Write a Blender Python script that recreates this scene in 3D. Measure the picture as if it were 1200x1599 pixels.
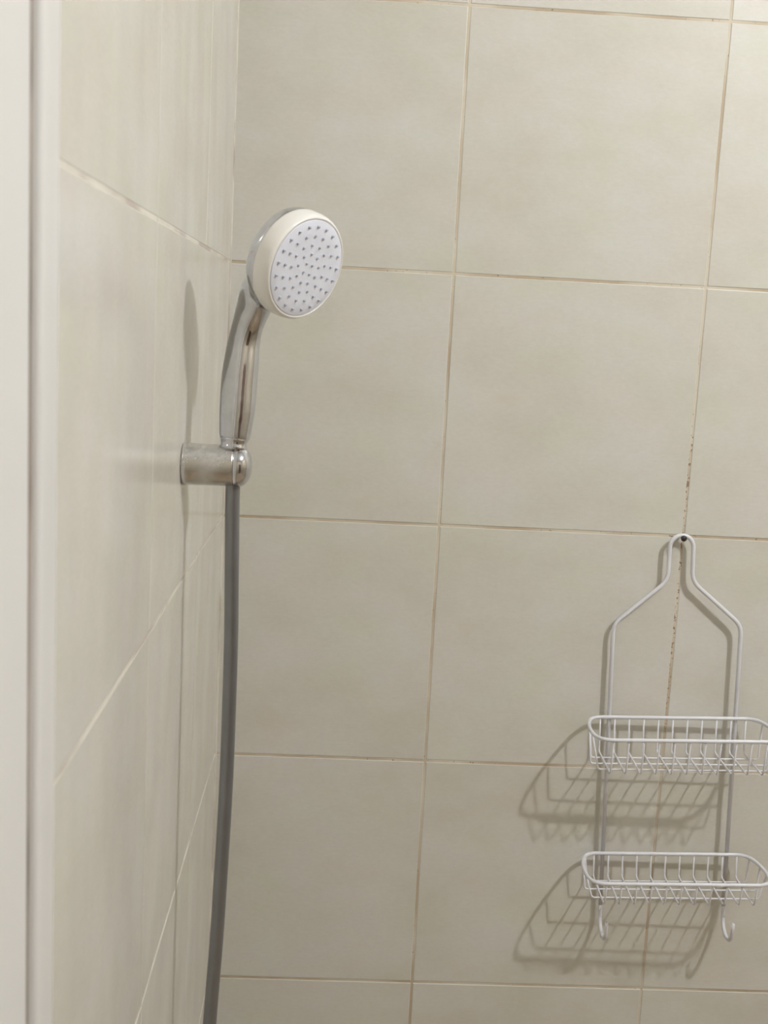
import bpy, math, random
from mathutils import Vector, Matrix, noise

random.seed(7)
C = bpy.context.scene.collection
for o in list(bpy.data.objects):
    bpy.data.objects.remove(o)

# ------------------------------------------------------------ camera
# world: X right along the back wall, Y into the back wall (wall face at Y=0), Z up (Z=0 is a tile joint)
F_PX = 1828.7
CAM = Vector((0.13229, -1.39570, -0.36714))
R_CAM = Matrix(((0.99804068, 0.04338999, -0.04507887),
                (-0.03585479, 0.98706443, 0.15626339),
                (0.05127602, -0.15434093, 0.98668619)))   # columns: right, forward, up
cam_data = bpy.data.cameras.new('camera')
cam_data.sensor_fit = 'HORIZONTAL'
cam_data.sensor_width = 36.0
cam_data.lens = 36.0 * F_PX / 1200.0
cam_data.clip_start = 0.02
cam_data.dof.use_dof = True
cam_data.dof.focus_distance = 1.25
cam_data.dof.aperture_fstop = 16
cam = bpy.data.objects.new('camera', cam_data)
right, fwd, up = (R_CAM.col[i] for i in range(3))
M = Matrix((right, up, -fwd)).transposed().to_4x4()
M.translation = CAM
cam.matrix_world = M
C.objects.link(cam)
bpy.context.scene.camera = cam

# ------------------------------------------------------------ light and exposure
vs = bpy.context.scene.view_settings
vs.view_transform = 'Standard'
vs.look = 'None'
vs.gamma = 1.0
vs.use_curve_mapping = False
vs.exposure = 0.0
world = bpy.data.worlds.new('world')
bpy.context.scene.world = world
world.use_nodes = True
world.node_tree.nodes['Background'].inputs[0].default_value = (0.9, 0.95, 1.0, 1)
world.node_tree.nodes['Background'].inputs[1].default_value = 0.1
LAMP = Vector((1.28, -1.10, 0.625))
LAMP_WATTS = 57.0
LAMP_COLOR = (0.985, 1.0, 1.01)


def ray_at(px, py, Y):
    """point where the sight line of a photograph pixel meets the plane at that Y"""
    d = R_CAM @ Vector(((px - 600) / F_PX, 1.0, -(py - 799.5) / F_PX))
    t = (Y - CAM.y) / d.y
    return CAM + d * t


# ------------------------------------------------------------ helpers
def link(name, me, mat, parent=None, loc=None):
    o = bpy.data.objects.new(name, me)
    if mat is not None and not me.materials:
        me.materials.append(mat)
    if parent is not None:
        o.parent = parent
    if loc is not None:
        o.location = loc
    C.objects.link(o)
    return o


def mesh(verts, faces, smooth=False, name='mesh'):
    me = bpy.data.meshes.new(name)
    me.from_pydata([tuple(v) for v in verts], [], faces)
    me.validate()
    if smooth:
        me.shade_smooth()
    return me


def thing(name, label, cat, loc=(0, 0, 0), group=None):
    o = bpy.data.objects.new(name, None)
    o.empty_display_size = 0.02
    o.location = loc
    o['label'] = label
    o['category'] = cat
    if group:
        o['group'] = group
    C.objects.link(o)
    return o


def tag(o, label, cat):
    o['label'] = label
    o['category'] = cat
    return o


def structure(o):
    o['kind'] = 'structure'
    return o


class MB:
    def __init__(self):
        self.v, self.f = [], []

    def add(self, v, f):
        b = len(self.v)
        self.v += [Vector(p) for p in v]
        self.f += [tuple(i + b for i in q) for q in f]

    def box(self, x0, x1, y0, y1, z0, z1):
        v = [(x, y, z) for x in (x0, x1) for y in (y0, y1) for z in (z0, z1)]
        self.add(v, [(0, 1, 3, 2), (4, 6, 7, 5), (0, 4, 5, 1), (2, 3, 7, 6), (0, 2, 6, 4), (1, 5, 7, 3)])

    def tube(self, pts, r, seg=10, closed=False, caps=True):
        pts = [Vector(p) for p in pts]
        n = len(pts)
        rad = r if isinstance(r, (list, tuple)) else [r] * n
        tan = []
        for i in range(n):
            a = pts[(i - 1) % n] if (closed or i > 0) else pts[0]
            b = pts[(i + 1) % n] if (closed or i < n - 1) else pts[-1]
            tan.append((b - a).normalized())
        ref = Vector((0, 0, 1)) if abs(tan[0].z) < 0.9 else Vector((1, 0, 0))
        nrm = (ref - tan[0] * ref.dot(tan[0])).normalized()
        v, f = [], []
        for i in range(n):
            nrm = (nrm - tan[i] * nrm.dot(tan[i])).normalized()
            bi = tan[i].cross(nrm)
            for k in range(seg):
                a = 2 * math.pi * k / seg
                v.append(pts[i] + (nrm * math.cos(a) + bi * math.sin(a)) * rad[i])
        m = n if closed else n - 1
        off = 0
        if closed:   # match the seam to the first ring
            best = 1e9
            base = v[(n - 1) * seg:n * seg]
            for s in range(seg):
                dd = (v[s] - base[0]).length
                if dd < best:
                    best, off = dd, s
        for i in range(m):
            j = (i + 1) % n
            o2 = off if (closed and j == 0) else 0
            for k in range(seg):
                k2 = (k + 1) % seg
                f.append((i * seg + k, i * seg + k2, j * seg + (k2 + o2) % seg, j * seg + (k + o2) % seg))
        if not closed and caps:
            f.append(tuple(reversed(range(seg))))
            f.append(tuple(range((n - 1) * seg, n * seg)))
        self.add(v, f)

    def lathe(self, prof, M, seg=64):
        """prof: (radius, height) pairs turned round local Z, moved by matrix M"""
        v, f, rows = [], [], []
        for r, h in prof:
            if r < 1e-7:
                rows.append([len(v)])
                v.append(M @ Vector((0, 0, h)))
            else:
                rows.append(list(range(len(v), len(v) + seg)))
                for k in range(seg):
                    a = 2 * math.pi * k / seg
                    v.append(M @ Vector((r * math.cos(a), r * math.sin(a), h)))
        for a, b in zip(rows, rows[1:]):
            for k in range(seg):
                k2 = (k + 1) % seg
                if len(a) == 1:
                    f.append((a[0], b[k], b[k2]))
                elif len(b) == 1:
                    f.append((a[k2], a[k], b[0]))
                else:
                    f.append((a[k], b[k], b[k2], a[k2]))
        self.add(v, f)

    def mesh(self, smooth=True, name='mesh'):
        return mesh(self.v, self.f, smooth, name)


def frame_matrix(z, origin, xref=Vector((0, 0, 1))):
    z = Vector(z).normalized()
    x = (xref - z * xref.dot(z)).normalized()
    y = z.cross(x)
    m = Matrix((x, y, z)).transposed().to_4x4()
    m.translation = origin
    return m


def catmull(pts, n=8, closed=False):
    pts = [Vector(p) for p in pts]
    m = len(pts)
    out = []
    rng = m if closed else m - 1
    for i in range(rng):
        p0 = pts[(i - 1) % m] if closed or i > 0 else pts[0] * 2 - pts[1]
        p1, p2 = pts[i], pts[(i + 1) % m]
        p3 = pts[(i + 2) % m] if closed or i < m - 2 else pts[-1] * 2 - pts[-2]
        for k in range(n):
            t = k / n
            out.append(0.5 * ((2 * p1) + (p2 - p0) * t + (2 * p0 - 5 * p1 + 4 * p2 - p3) * t * t
                              + (3 * p1 - p0 - 3 * p2 + p3) * t ** 3))
    if not closed:
        out.append(pts[-1])
    return out


def fillet(pts, r, n=6, closed=False):
    """round the corners of a polyline, r per point or one radius"""
    pts = [Vector(p) for p in pts]
    m = len(pts)
    out = []
    for i, p in enumerate(pts):
        if not closed and i in (0, m - 1):
            out.append(p)
            continue
        a, b = pts[(i - 1) % m], pts[(i + 1) % m]
        rr = r[i] if isinstance(r, (list, tuple)) else r
        rr = min(rr, (a - p).length * 0.49, (b - p).length * 0.49)
        s, e = p + (a - p).normalized() * rr, p + (b - p).normalized() * rr
        for k in range(n + 1):
            t = k / n
            out.append(s * (1 - t) ** 2 + p * 2 * t * (1 - t) + e * t * t)
    return out


# ------------------------------------------------------------ materials
def material(name):
    m = bpy.data.materials.new(name)
    m.use_nodes = True
    nt = m.node_tree
    return m, nt, nt.nodes['Principled BSDF']


def node(nt, kind, **kw):
    n = nt.nodes.new(kind)
    for k, v in kw.items():
        setattr(n, k, v)
    return n


def ramp(nt, fac, stops):
    r = node(nt, 'ShaderNodeValToRGB')
    r.color_ramp.elements[0].position = stops[0][0]
    r.color_ramp.elements[0].color = (*stops[0][1], 1)
    r.color_ramp.elements[1].position = stops[-1][0]
    r.color_ramp.elements[1].color = (*stops[-1][1], 1)
    for p, c in stops[1:-1]:
        e = r.color_ramp.elements.new(p)
        e.color = (*c, 1)
    nt.links.new(fac, r.inputs[0])
    return r.outputs[0]


def noise_tex(nt, vec, scale, detail=3, rough=0.5):
    n = node(nt, 'ShaderNodeTexNoise')
    n.inputs['Scale'].default_value = scale
    n.inputs['Detail'].default_value = detail
    n.inputs['Roughness'].default_value = rough
    nt.links.new(vec, n.inputs['Vector'])
    return n.outputs['Fac']


def mapping(nt, vec, scale=(1, 1, 1), loc=None):
    m = node(nt, 'ShaderNodeMapping')
    m.inputs['Scale'].default_value = scale
    nt.links.new(vec, m.inputs['Vector'])
    if loc is not None:
        nt.links.new(loc, m.inputs['Location'])
    return m.outputs[0]


def tile_material(name, rough, wave, base_shift=(1, 1, 1)):
    m, nt, b = material(name)
    geo = node(nt, 'ShaderNodeNewGeometry')
    oi = node(nt, 'ShaderNodeObjectInfo')
    comb = node(nt, 'ShaderNodeCombineXYZ')
    for i in range(3):
        mm = node(nt, 'ShaderNodeMath', operation='MULTIPLY')
        mm.inputs[1].default_value = 7.0 + 3 * i
        nt.links.new(oi.outputs['Random'], mm.inputs[0])
        nt.links.new(mm.outputs[0], comb.inputs[i])
    vec = mapping(nt, geo.outputs['Position'], (1, 1, 1.6), comb.outputs[0])
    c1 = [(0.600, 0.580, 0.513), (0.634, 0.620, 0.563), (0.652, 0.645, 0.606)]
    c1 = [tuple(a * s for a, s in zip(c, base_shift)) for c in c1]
    col = ramp(nt, noise_tex(nt, vec, 7, 5, 0.6), [(0.33, c1[0]), (0.52, c1[1]), (0.68, c1[2])])
    # faint greenish and pinkish clouds
    tint = ramp(nt, noise_tex(nt, mapping(nt, geo.outputs['Position'], (1.5, 1.5, 2.2)), 5.5, 3),
                [(0.3, (1.015, 0.99, 0.98)), (0.5, (1, 1, 1)), (0.7, (0.995, 1.005, 0.96))])
    mix = node(nt, 'ShaderNodeMix', data_type='RGBA', blend_type='MULTIPLY')
    mix.inputs[0].default_value = 1
    nt.links.new(col, mix.inputs[6])
    nt.links.new(tint, mix.inputs[7])
    fine = ramp(nt, noise_tex(nt, mapping(nt, geo.outputs['Position'], (1, 1, 2.5)), 120, 4, 0.7),
                [(0.3, (0.965, 0.965, 0.965)), (0.7, (1.03, 1.03, 1.03))])
    mix2 = node(nt, 'ShaderNodeMix', data_type='RGBA', blend_type='MULTIPLY')
    mix2.inputs[0].default_value = 1
    nt.links.new(mix.outputs[2], mix2.inputs[6])
    nt.links.new(fine, mix2.inputs[7])
    nt.links.new(mix2.outputs[2], b.inputs['Base Color'])
    b.inputs['Roughness'].default_value = rough
    b.inputs['Specular IOR Level'].default_value = 0.5
    bump = node(nt, 'ShaderNodeBump')
    bump.inputs['Strength'].default_value = 1.0
    bump.inputs['Distance'].default_value = wave
    nt.links.new(noise_tex(nt, mapping(nt, geo.outputs['Position'], (1, 1, 0.5)), 11, 1.5, 0.3), bump.inputs['Height'])
    nt.links.new(bump.outputs[0], b.inputs['Normal'])
    return m


def grout_material(name, light, dark, lo, hi, mould=False):
    m, nt, b = material(name)
    geo = node(nt, 'ShaderNodeNewGeometry')
    fac = noise_tex(nt, geo.outputs['Position'], 6.5, 3, 0.6)
    col = ramp(nt, fac, [(lo, dark), (hi, light)])
    if mould:
        sp = noise_tex(nt, geo.outputs['Position'], 260, 2, 0.6)
        area = node(nt, 'ShaderNodeVectorMath', operation='DISTANCE')
        sc = mapping(nt, geo.outputs['Position'], (1, 1, 0.12))
        nt.links.new(sc, area.inputs[0])
        area.inputs[1].default_value = (0.561, 0.0, -0.65 * 0.12)
        mr = node(nt, 'ShaderNodeMapRange')
        mr.inputs['From Min'].default_value = 0.015
        mr.inputs['From Max'].default_value = 0.032
        mr.inputs['To Min'].default_value = 0.12
        mr.inputs['To Max'].default_value = 0.0
        nt.links.new(area.outputs['Value'], mr.inputs['Value'])
        ad = node(nt, 'ShaderNodeMath', operation='ADD')
        nt.links.new(sp, ad.inputs[0])
        nt.links.new(mr.outputs[0], ad.inputs[1])
        mask = ramp(nt, ad.outputs[0], [(0.685, (0, 0, 0)), (0.73, (1, 1, 1))])
        mx = node(nt, 'ShaderNodeMix', data_type='RGBA')
        nt.links.new(mask, mx.inputs[0])
        nt.links.new(col, mx.inputs[6])
        mx.inputs[7].default_value = (0.27, 0.17, 0.11, 1)
        col = mx.outputs[2]
    nt.links.new(col, b.inputs['Base Color'])
    b.inputs['Roughness'].default_value = 0.8
    return m


def plain(name, col, rough=0.5, metal=0.0, var=0.04, scale=30, spec=0.5):
    m, nt, b = material(name)
    geo = node(nt, 'ShaderNodeTexCoord')
    c = ramp(nt, noise_tex(nt, geo.outputs['Object'], scale, 3),
             [(0.3, tuple(x * (1 - var) for x in col)), (0.7, tuple(x * (1 + var) for x in col))])
    nt.links.new(c, b.inputs['Base Color'])
    b.inputs['Roughness'].default_value = rough
    b.inputs['Metallic'].default_value = metal
    b.inputs['Specular IOR Level'].default_value = spec
    return m


def chrome(name, col=(0.72, 0.73, 0.74), rlo=0.05, rhi=0.3, spots=60, grime=0.0, gcol=(0.6, 0.58, 0.5)):
    m, nt, b = material(name)
    tc = node(nt, 'ShaderNodeTexCoord')
    f = noise_tex(nt, tc.outputs['Object'], spots, 4, 0.6)
    r = ramp(nt, f, [(0.4, (rlo,) * 3), (0.72, (rhi,) * 3)])
    nt.links.new(r, b.inputs['Roughness'])
    b.inputs['Metallic'].default_value = 1.0
    b.inputs['Base Color'].default_value = (*col, 1)
    if grime > 0:   # dried limescale film
        g = noise_tex(nt, tc.outputs['Object'], spots * 1.2, 3, 0.55)
        msk = ramp(nt, g, [(0.38, (0, 0, 0)), (0.68, (grime,) * 3)])
        inv = node(nt, 'ShaderNodeMath', operation='SUBTRACT')
        inv.inputs[0].default_value = 1.0
        nt.links.new(msk, inv.inputs[1])
        nt.links.new(inv.outputs[0], b.inputs['Metallic'])
        mx = node(nt, 'ShaderNodeMix', data_type='RGBA')
        nt.links.new(msk, mx.inputs[0])
        mx.inputs[6].default_value = (*col, 1)
        mx.inputs[7].default_value = (*gcol, 1)
        nt.links.new(mx.outputs[2], b.inputs['Base Color'])
    return m


M_TILE = tile_material('beige_wall_tile', 0.33, 0.0012)
M_TILE_SIDE = tile_material('beige_side_tile_lit', 0.17, 0.0022, (1.07, 1.07, 1.09))  # same tile, base colour raised to stand in for stronger light on this wall
M_GROUT = grout_material('stained_grout', (0.66, 0.60, 0.49), (0.50, 0.41, 0.30), 0.44, 0.60, mould=True)
M_GROUT_SIDE = grout_material('cream_grout', (0.72, 0.69, 0.62), (0.52, 0.46, 0.42), 0.42, 0.54)
M_PLASTER = plain('white_paint', (0.72, 0.715, 0.705), 0.5, scale=12, var=0.015)
M_PROFILE = plain('white_plastic_profile', (0.73, 0.725, 0.72), 0.3, scale=8, var=0.02)
M_CAULK = plain('brown_stained_caulk', (0.42, 0.36, 0.31), 0.8, scale=14, var=0.45)
M_CEIL = plain('ceiling_paint', (0.7, 0.7, 0.69), 0.8)
M_ROOM = plain('beige_wall_paint', (0.465, 0.405, 0.305), 0.6, scale=4)
M_FLOOR = plain('floor_tile', (0.42, 0.32, 0.21), 0.4, scale=5, var=0.12)
M_DOOR = plain('brown_wood_added_door', (0.10, 0.05, 0.03), 0.35, scale=9, var=0.3)
M_CHROME = chrome('chrome', (0.60, 0.61, 0.65), 0.04, 0.14, 70, 0.12)
M_CHROME_OLD = chrome('limescaled_chrome', (0.62, 0.61, 0.60), 0.16, 0.30, 40, 0.4, (0.60, 0.58, 0.53))
M_HOSE = plain('silver_hose_plastic', (0.25, 0.255, 0.265), 0.3, 0.7, var=0.05)
M_CREAM = plain('cream_white_plastic', (0.84, 0.82, 0.79), 0.35, var=0.02)
M_FACE = plain('cool_white_plastic', (0.75, 0.77, 0.86), 0.35, var=0.02)
M_NOZZLE = plain('grey_rubber', (0.47, 0.50, 0.60), 0.6)
M_WIRE = plain('white_coated_wire', (0.72, 0.72, 0.76), 0.28, var=0.03)
M_DARK = plain('dark_steel', (0.06, 0.05, 0.05), 0.5, 0.6)

# ------------------------------------------------------------ room
T = 0.3
H = 0.29929          # row height incl. joint
J = 0.0031           # joint width
TH = 0.008           # tile thickness
X_R, Y_F, Z_F, Z_C = 2.2, -2.4, -1.97, 0.72
LW = -0.8570         # outer end of the tiled part of the left wall


def add_box_obj(name, x0, x1, y0, y1, z0, z1, mat, parent=None):
    b = MB()
    b.box(x0, x1, y0, y1, z0, z1)
    return link(name, b.mesh(False, name), mat, parent)


wall_back = structure(add_box_obj('wall_back', -0.15, X_R, TH, TH + 0.15, Z_F, Z_C, M_PLASTER))
wall_left = structure(add_box_obj('wall_left', -0.15, -TH, Y_F, TH, Z_F, Z_C, M_PLASTER))
wall_right = structure(add_box_obj('wall_right', X_R, X_R + 0.15, Y_F, TH + 0.15, Z_F, Z_C, M_ROOM))
wall_front = structure(add_box_obj('wall_front', -0.15, X_R + 0.15, Y_F - 0.15, Y_F, Z_F, Z_C, M_ROOM))
floor = structure(add_box_obj('floor', -0.15, X_R + 0.15, Y_F - 0.15, TH + 0.15, Z_F - 0.1, Z_F, M_FLOOR))
ceiling = structure(add_box_obj('ceiling', -0.15, X_R + 0.15, Y_F - 0.15, TH + 0.15, Z_C, Z_C + 0.1, M_CEIL))

tile_cache = {}


def tile_mesh(w, h, mat, key):
    """a tile face in the local XZ plane, front at y=0 looking to -y, with eased edges"""
    k = (round(w, 4), round(h, 4), key)
    if k in tile_cache:
        return tile_cache[k]
    e = 0.0009
    v, f = [], []
    for (i, y) in ((0, TH), (0, e * 0.8), (e * 0.45, e * 0.15), (e, 0.0)):
        v += [(i, y, i), (w - i, y, i), (w - i, y, h - i), (i, y, h - i)]
    for r in range(3):
        for k4 in range(4):
            a, b = r * 4 + k4, r * 4 + (k4 + 1) % 4
            f.append((a, b, b + 4, a + 4))
    f.append((12, 13, 14, 15))
    f.append((3, 2, 1, 0))
    me = mesh(v, f, False, 'tile')
    me.materials.append(mat)
    tile_cache[k] = me
    return me


def cells(lo, hi, joints, J=J):
    js = sorted(j for j in joints if lo + 0.004 < j < hi - 0.004)
    ed = [lo] + js + [hi]
    return [(a + (J / 2 if i else 0.0), b - (J / 2 if i < len(ed) - 2 else 0.0)) for i, (a, b) in enumerate(zip(ed, ed[1:]))]


XJ = [0.26103 + T * k for k in range(8)]
ZJ = [-H * k for k in range(-3, 8)]
for (z0, z1) in cells(Z_F, Z_C, ZJ):
    for (x0, x1) in cells(0.0, X_R, XJ):
        o = link('tile', tile_mesh(x1 - x0, z1 - z0, M_TILE, 'b'), None, wall_back,
                 (x0, random.uniform(0, 0.0003), z0))
        o.rotation_euler.z = random.uniform(-0.0006, 0.0006)

g = MB()
for z in ZJ:
    if Z_F < z < Z_C:
        g.box(0, X_R, 0.0008, TH, z - J / 2 - 0.0002, z + J / 2 + 0.0002)
for x in XJ:
    if x < X_R:
        g.box(x - J / 2 - 0.0002, x + J / 2 + 0.0002, 0.0009, TH, Z_F, Z_C)
link('grout', g.mesh(False, 'grout'), M_GROUT, wall_back)

YJ = [-0.245, -0.545]
for (z0, z1) in cells(Z_F, Z_C, ZJ):
    for (y0, y1) in cells(LW, 0.0, YJ, 0.0008):
        o = link('tile', tile_mesh(y1 - y0, z1 - z0, M_TILE_SIDE, 's'), None, wall_left,
                 (-random.uniform(0, 0.0003), y0, z0))
        o.rotation_euler.z = math.pi / 2 + random.uniform(-0.0005, 0.0005)
g = MB()
for z in ZJ:
    if Z_F < z < Z_C:
        g.box(-TH, -0.0005, LW, 0, z - J / 2 - 0.0002, z + J / 2 + 0.0002)
link('grout', g.mesh(False, 'grout'), M_GROUT_SIDE, wall_left)
g = MB()
for y in YJ:
    g.box(-TH, -0.0003, y - 0.0006, y + 0.0006, Z_F, Z_C)
link('grout', g.mesh(False, 'grout'), M_TILE_SIDE, wall_left)

# white rounded edge profile closing the tiles, then the painted jamb beyond a stained caulk line
prof = [(-TH, LW), (0.0043, LW), (0.0050, LW - 0.0008), (0.0052, LW - 0.0245)]
for k in range(13):
    a = math.pi / 2 * k / 12
    prof.append((0.0002 + 0.0050 * math.cos(a) ** 0.6 if k < 12 else 0.0002, LW - 0.0250 - 0.0045 * math.sin(a)))
prof.append((-TH, LW - 0.0295))
v, f = [], []
n = len(prof)
for z in (Z_F, Z_C):
    v += [(x, y, z) for x, y in prof]
for i in range(n):
    j = (i + 1) % n
    f.append((i, j, n + j, n + i))
f += [tuple(range(n - 1, -1, -1)), tuple(range(n, 2 * n))]
me = mesh(v, f, False, 'trim')
me.shade_smooth()
trim = structure(link('trim_1', me, M_PROFILE))
md = trim.modifiers.new('split', 'EDGE_SPLIT')
md.split_angle = math.radians(40)

cb = MB()
zz = Z_F
pts, rr = [], []
while zz < Z_C:
    pts.append((0.0002, LW - 0.0298, zz))
    rr.append(0.0005 + 0.0022 * max(0, noise.noise(Vector((0, 3.3, zz * 9)))))
    zz += 0.012
cb.tube(pts, rr, 8)
structure(link('trim_2', cb.mesh(True, 'caulk'), M_CAULK))

jb = MB()
jy = LW - 0.0297
prof = [(-TH, jy), (-0.004, jy), (-0.0008, jy - 0.0004), (0.0, jy - 0.0014), (0.0, Y_F), (-TH, Y_F)]
n = len(prof)
v, f = [], []
for z in (Z_F, Z_C):
    v += [(x, y, z) for x, y in prof]
for i in range(n):
    j = (i + 1) % n
    f.append((i, j, n + j, n + i))
f += [tuple(range(n - 1, -1, -1)), tuple(range(n, 2 * n))]
jb.add(v, f)
link('jamb_panel', jb.mesh(False, 'jamb'), M_PLASTER, wall_left)

cb = MB()
cb.tube([(0.0002, -0.0002, Z_F + k * 0.05) for k in range(54)], 0.0011, 8)
structure(link('trim_3', cb.mesh(True, 'corner_caulk'), M_GROUT_SIDE))

# unseen door added behind the camera to give the chrome a dark reflection
door = structure(add_box_obj('added_door_1', 0.9, 1.75, Y_F, Y_F + 0.04, Z_F, Z_F + 2.05, M_DOOR))
hb = MB()
hb.tube(fillet([(0.97, Y_F + 0.04, -0.95), (0.97, Y_F + 0.09, -0.95), (1.08, Y_F + 0.09, -0.95)], 0.012), 0.009, 12)
link('added_door_handle', hb.mesh(True, 'handle'), M_CHROME, door)

# ------------------------------------------------------------ ceiling lamp (just above the frame)
lamp = thing('ceiling_lamp', 'round white ceiling lamp above the shower', 'lamp', (LAMP.x, LAMP.y, Z_C))
lamp_drop = Z_C - LAMP.z
lb = MB()
lb.lathe([(0, 0), (0.085, 0), (0.085, -0.016), (0.062, -0.022), (0.03, -0.026), (0.026, -0.060), (0, -0.060)], Matrix.Identity(4), 40)
link('lamp_base', lb.mesh(True, 'base'), M_PROFILE, lamp)
bulb = bpy.data.lights.new('bulb', 'POINT')      # the glowing bulb below the socket
bulb.energy = LAMP_WATTS
bulb.color = LAMP_COLOR
bulb.shadow_soft_size = 0.028
bo = bpy.data.objects.new('bulb', bulb)
bo.parent = lamp
bo.location = (0, 0, -lamp_drop)
C.objects.link(bo)

# ------------------------------------------------------------ shower holder on the left wall
HY, HZ = -0.3785, -0.4915
holder = thing('shower_holder', 'round chrome wall bracket clouded with limescale that carries the hand shower', 'shower holder', (0, HY, HZ))
AX = frame_matrix((1, 0, 0), (0, 0, 0))
hb = MB()
hb.lathe([(0, 0.0), (0.0172, 0.0), (0.0186, 0.001), (0.0188, 0.004), (0.0184, 0.006), (0.0181, 0.02), (0.0180, 0.043), (0.0176, 0.0445), (0, 0.0445)], AX, 64)
link('bracket', hb.mesh(True, 'bracket'), M_CHROME_OLD, holder)
hb = MB()
cap = [(0, 0.0445), (0.0176, 0.0445), (0.0183, 0.0455), (0.0184, 0.0475)]
for k in range(1, 11):
    a = math.pi / 2 * k / 10
    cap.append((0.0184 * math.cos(a) ** 0.8 if k < 10 else 0, 0.0475 + 0.0125 * math.sin(a)))
hb.lathe(cap, AX, 64)
link('end_cap', hb.mesh(True, 'cap'), M_CHROME, holder)

# ------------------------------------------------------------ hand shower
N = (right * 0.73 - up * 0.42 - fwd * 0.54).normalized()
FC = ray_at(480, 419.5, -0.404)
hs = thing('hand_shower', 'chrome hand shower with a round white spray head, standing in its wall bracket', 'hand shower', ray_at(366, 690, -0.3785))
base = hs.location.copy()
HM = frame_matrix(N, FC - base) @ Matrix.Scale(0.965, 4)

# handle, neck and shell: one continuous surface (voxel skin over a swept handle and a turned shell)
spine = [(366, 687, -0.3785, .0132), (368.5, 662, -0.3765, .0146), (371, 635, -0.3745, .0156), (373.5, 600, -0.372, .0158),
         (377, 565, -0.370, .0152), (381, 535, -0.368, .0141), (387, 508, -0.3700, .0137), (395.5, 482, -0.3750, .0150), (406, 455, -0.3840, .0168), (424, 430, -0.391, .0150)]
P = [ray_at(a, b_, c) - base for a, b_, c, r_ in spine]
Rr = [Vector((s[3], 0, 0)) for s in spine]
P2 = catmull(P, 6)
R2 = [x.x for x in catmull(Rr, 6)]
bb = MB()
bb.tube(P2, R2, 48)
bb.lathe([(0, -0.0388), (0.012, -0.0386), (0.022, -0.0377), (0.032, -0.0358), (0.040, -0.0328), (0.0446, -0.0290), (0.0466, -0.0245), (0.0470, -0.0200), (0.0466, -0.0165), (0, -0.0165)], HM, 96)
tmp = bpy.data.objects.new('tmp', bb.mesh(True, 'body'))
C.objects.link(tmp)
rm = tmp.modifiers.new('r', 'REMESH')
rm.mode = 'VOXEL'
rm.voxel_size = 0.0011
sm = tmp.modifiers.new('s', 'SMOOTH')
sm.factor = 0.6
sm.iterations = 14
dg = bpy.context.evaluated_depsgraph_get()
dg.update()
body_me = bpy.data.meshes.new_from_object(tmp.evaluated_get(dg))
bpy.data.objects.remove(tmp)
body_me.shade_smooth()
body_me.materials.clear()
body = link('handle', body_me, M_CHROME, hs)

cb = MB()
ring = [(0, -0.0170), (0.0450, -0.0176), (0.0466, -0.0174), (0.0470, -0.0160), (0.0470, -0.0120)]
for k in range(9):
    a = math.pi / 2 * k / 8
    ring.append((0.0432 + 0.0037 * math.cos(a), -0.0095 + 0.0093 * math.sin(a)))
ring += [(0.0429, -0.0006), (0.0425, -0.0012), (0, -0.0012)]
cb.lathe(ring, HM, 96)
link('head_ring', cb.mesh(True, 'ring'), M_CREAM, hs)['label'] = 'cream white outer ring of the spray head'
cb = MB()
cb.lathe([(0, -0.0014), (0.0421, -0.0014), (0.0423, -0.0004), (0.0417, 0.0), (0.030, 0.0004), (0.015, 0.0007), (0, 0.0008)], HM, 96)
face = link('spray_face', cb.mesh(True, 'face'), M_FACE, hs)
face['label'] = 'cool white round spray plate'
cb = MB()
for cnt, rad, ph in ((4, 0.0055, .4), (9, 0.0130, 0), (13, 0.0207, .2), (17, 0.0286, .1), (21, 0.0366, 0)):
    for k in range(cnt):
        a = 2 * math.pi * (k + ph) / cnt
        Mx = HM @ Matrix.Translation((rad * math.cos(a), rad * math.sin(a), 0.0))
        cb.lathe([(0.00120, -0.0005), (0.00105, 0.0016), (0.0007, 0.0021), (0, 0.0021)], Mx, 10)
nz = link('spray_nozzles', cb.mesh(True, 'nozzles'), M_NOZZLE, face)
nz['kind'] = 'stuff'

# cone and nut that sit in the bracket
cb = MB()
p0 = Vector((0, 0, 0))
hd = (P[1] - P[0]).normalized()
CM = frame_matrix(hd, P[0])
cb.lathe([(0, 0.0012), (0.0122, 0.0012), (0.0122, -0.0008), (0.0113, -0.0016), (0.0113, -0.0052), (0.0119, -0.0062), (0.0117, -0.0085), (0, -0.0085)], CM, 40)
link('connector_nut', cb.mesh(True, 'nut'), M_CHROME, hs)

# ------------------------------------------------------------ hose
hp = [(364, 752, -0.3785), (363, 800, -0.378), (362, 900, -0.377), (361, 1000, -0.376), (357, 1130, -0.375), (352.5, 1240, -0.375),
      (346, 1350, -0.375), (338, 1470, -0.375), (327.5, 1599, -0.375)]
hpts = [ray_at(*p) for p in hp]
e = hpts[-1]
hpts += [e + Vector((-0.003, 0.006, -0.09)), e + Vector((0.004, 0.02, -0.2)), e + Vector((0.03, 0.04, -0.28)), e + Vector((0.055, 0.09, -0.30)),
         e + Vector((0.05, 0.14, -0.25)), e + Vector((0.03, 0.155, -0.17))]
hose = thing('shower_hose', 'smooth grey silver shower hose hanging down from the wall bracket beside the corner', 'hose', hpts[0])
cb = MB()
sp = catmull([p - hpts[0] for p in hpts], 12)
cb.tube(sp, 0.0064, 24)
link('tube', cb.mesh(True, 'hose'), M_HOSE, hose)
cb = MB()
end = hpts[-1] - hpts[0]
wallx = -hpts[0].x
cb.tube(fillet([end + Vector((0, 0, -0.012)), end + Vector((0, 0, 0.03)), Vector((wallx, end.y, end.z + 0.03))], 0.012), 0.0105, 24)
link('wall_elbow', cb.mesh(True, 'elbow'), M_CHROME, hose)

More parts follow.
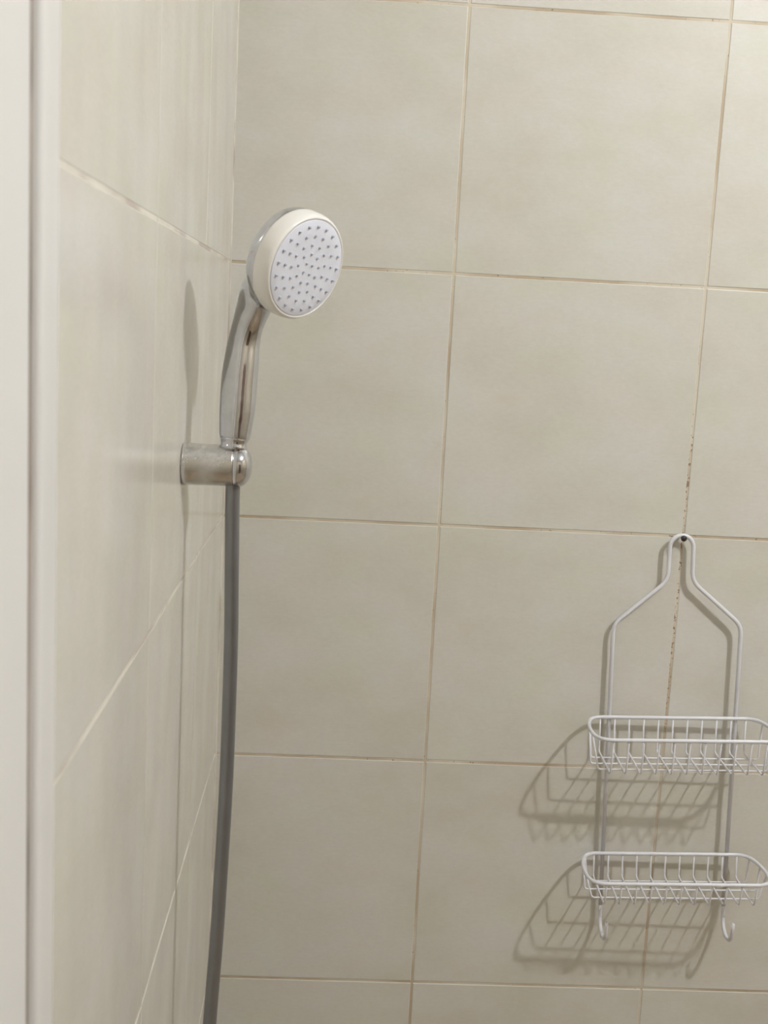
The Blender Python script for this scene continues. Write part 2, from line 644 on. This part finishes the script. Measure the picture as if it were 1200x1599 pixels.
# ------------------------------------------------------------ shower caddy
caddy = thing('shower_caddy', 'white wire shower caddy with two baskets, hung from a nail on the tiled wall', 'shower caddy', (0.5570, 0, -0.5940))
caddy.rotation_euler = (0, -0.036, -0.028)
YB = -0.0105
RB = 0.0026
loop = []
for k in range(17):
    a = math.pi * k / 16
    loop.append(Vector((-0.0143 * math.cos(a), YB, -0.0163 + 0.0143 * math.sin(a))))
# frame wire runs from the left bar over the loop to the right bar
left_pts = fillet([(-0.0788, YB, -0.481), (-0.0788, YB, -0.1135), (-0.0150, YB, -0.0585), (-0.0143, YB, -0.0163)], [0, 0.012, 0.012, 0], 8)
right_pts = [Vector((-p.x, p.y, p.z)) for p in reversed(left_pts)]
fr = MB()
fr.tube(left_pts[:-1] + loop + right_pts[1:], RB, 14)
frame = link('frame', fr.mesh(True, 'frame'), M_WIRE, caddy)
for s in (-1, 1):
    h = MB()
    hx = s * 0.0788
    pts = [Vector((hx, YB, -0.4795))]
    for k in range(17):
        a = math.pi * k / 16
        pts.append(Vector((hx, YB - 0.0205 + 0.0205 * math.cos(a), -0.492 - 0.022 * math.sin(a))))
    pts.append(Vector((hx, YB - 0.0415, -0.484)))
    h.tube(pts, 0.0024, 12)
    link('hook', h.mesh(True, 'hook'), M_WIRE, caddy)

YR = YB - 0.0042
plan = [(-0.080, YR), (-0.093, YR - 0.0005), (-0.1025, -0.0215), (-0.1075, -0.034), (-0.1105, -0.050), (-0.1112, -0.066), (-0.1098, -0.081),
        (-0.1045, -0.0920), (-0.094, -0.0970), (-0.080, -0.0975)]


def rim_x(y):
    for (x0, y0), (x1, y1) in zip(plan, plan[1:]):
        if y1 <= y <= y0:
            return x0 + (x1 - x0) * (y - y0) / (y1 - y0 + 1e-9)
    return -0.11


def basket(zr, depth, longs):
    half = [Vector((x, y, zr)) for x, y in plan]
    other = [Vector((-x, y, zr)) for x, y in reversed(plan)]
    lh = catmull(half, 5)
    rh = catmull(other, 5)
    front = [Vector((x, -0.0975, zr)) for x in (-0.05, 0, 0.05)]
    back = [Vector((x, YR, zr)) for x in (0.05, 0, -0.05)]
    b = MB()
    b.tube(lh + front + rh + back, 0.0023, 12, closed=True)
    rim = link('basket', b.mesh(True, 'rim'), M_WIRE, caddy)
    zb = zr - depth
    wb = MB()
    x0 = 0.0
    pts = fillet([(x0, YR, zr + 0.0005), (x0, YR - 0.0005, zb), (x0, -0.088, zb - 0.0015), (x0, -0.0975, zr - 0.0005)], [0, 0.005, 0.006, 0], 5)
    wb.tube(pts, 0.00112, 8)
    wme = wb.mesh(True, 'wire')
    wme.materials.append(M_WIRE)
    for i in range(11):
        link('cross_wire', wme, None, rim, (-0.0905 + 0.0181 * i, 0, 0))
    for j, y in enumerate(longs):
        xr = rim_x(y if y > -0.085 else -0.085)
        wb = MB()
        xe = xr + (0.003 if j < 2 else 0.009)
        zl = zb - 0.0025
        pts = fillet([(xr, y, zr), (xe, y, zl), (-xe, y, zl), (-xr, y, zr)], [0, 0.004, 0.004, 0], 5)
        wb.tube(pts, 0.00112, 8)
        link('long_wire', wb.mesh(True, 'wire'), M_WIRE, rim)
    return rim


basket(-0.2310, 0.0440, (-0.031, -0.051, -0.070))
basket(-0.4100, 0.0300, (-0.024, -0.046, -0.068))

# ------------------------------------------------------------ nail
nail = MB()
NM = frame_matrix((0, -1, 0), (0, 0, 0))
nail.lathe([(0, 0.0), (0.0016, 0.0), (0.0016, 0.016), (0.0036, 0.0163), (0.0036, 0.0178), (0, 0.0182)], NM, 20)
no = link('wall_nail', nail.mesh(True, 'nail'), M_DARK, None, (0.5570, 0.0, -0.5986))
tag(no, 'small dark nail in the tile joint holding the caddy loop', 'nail')
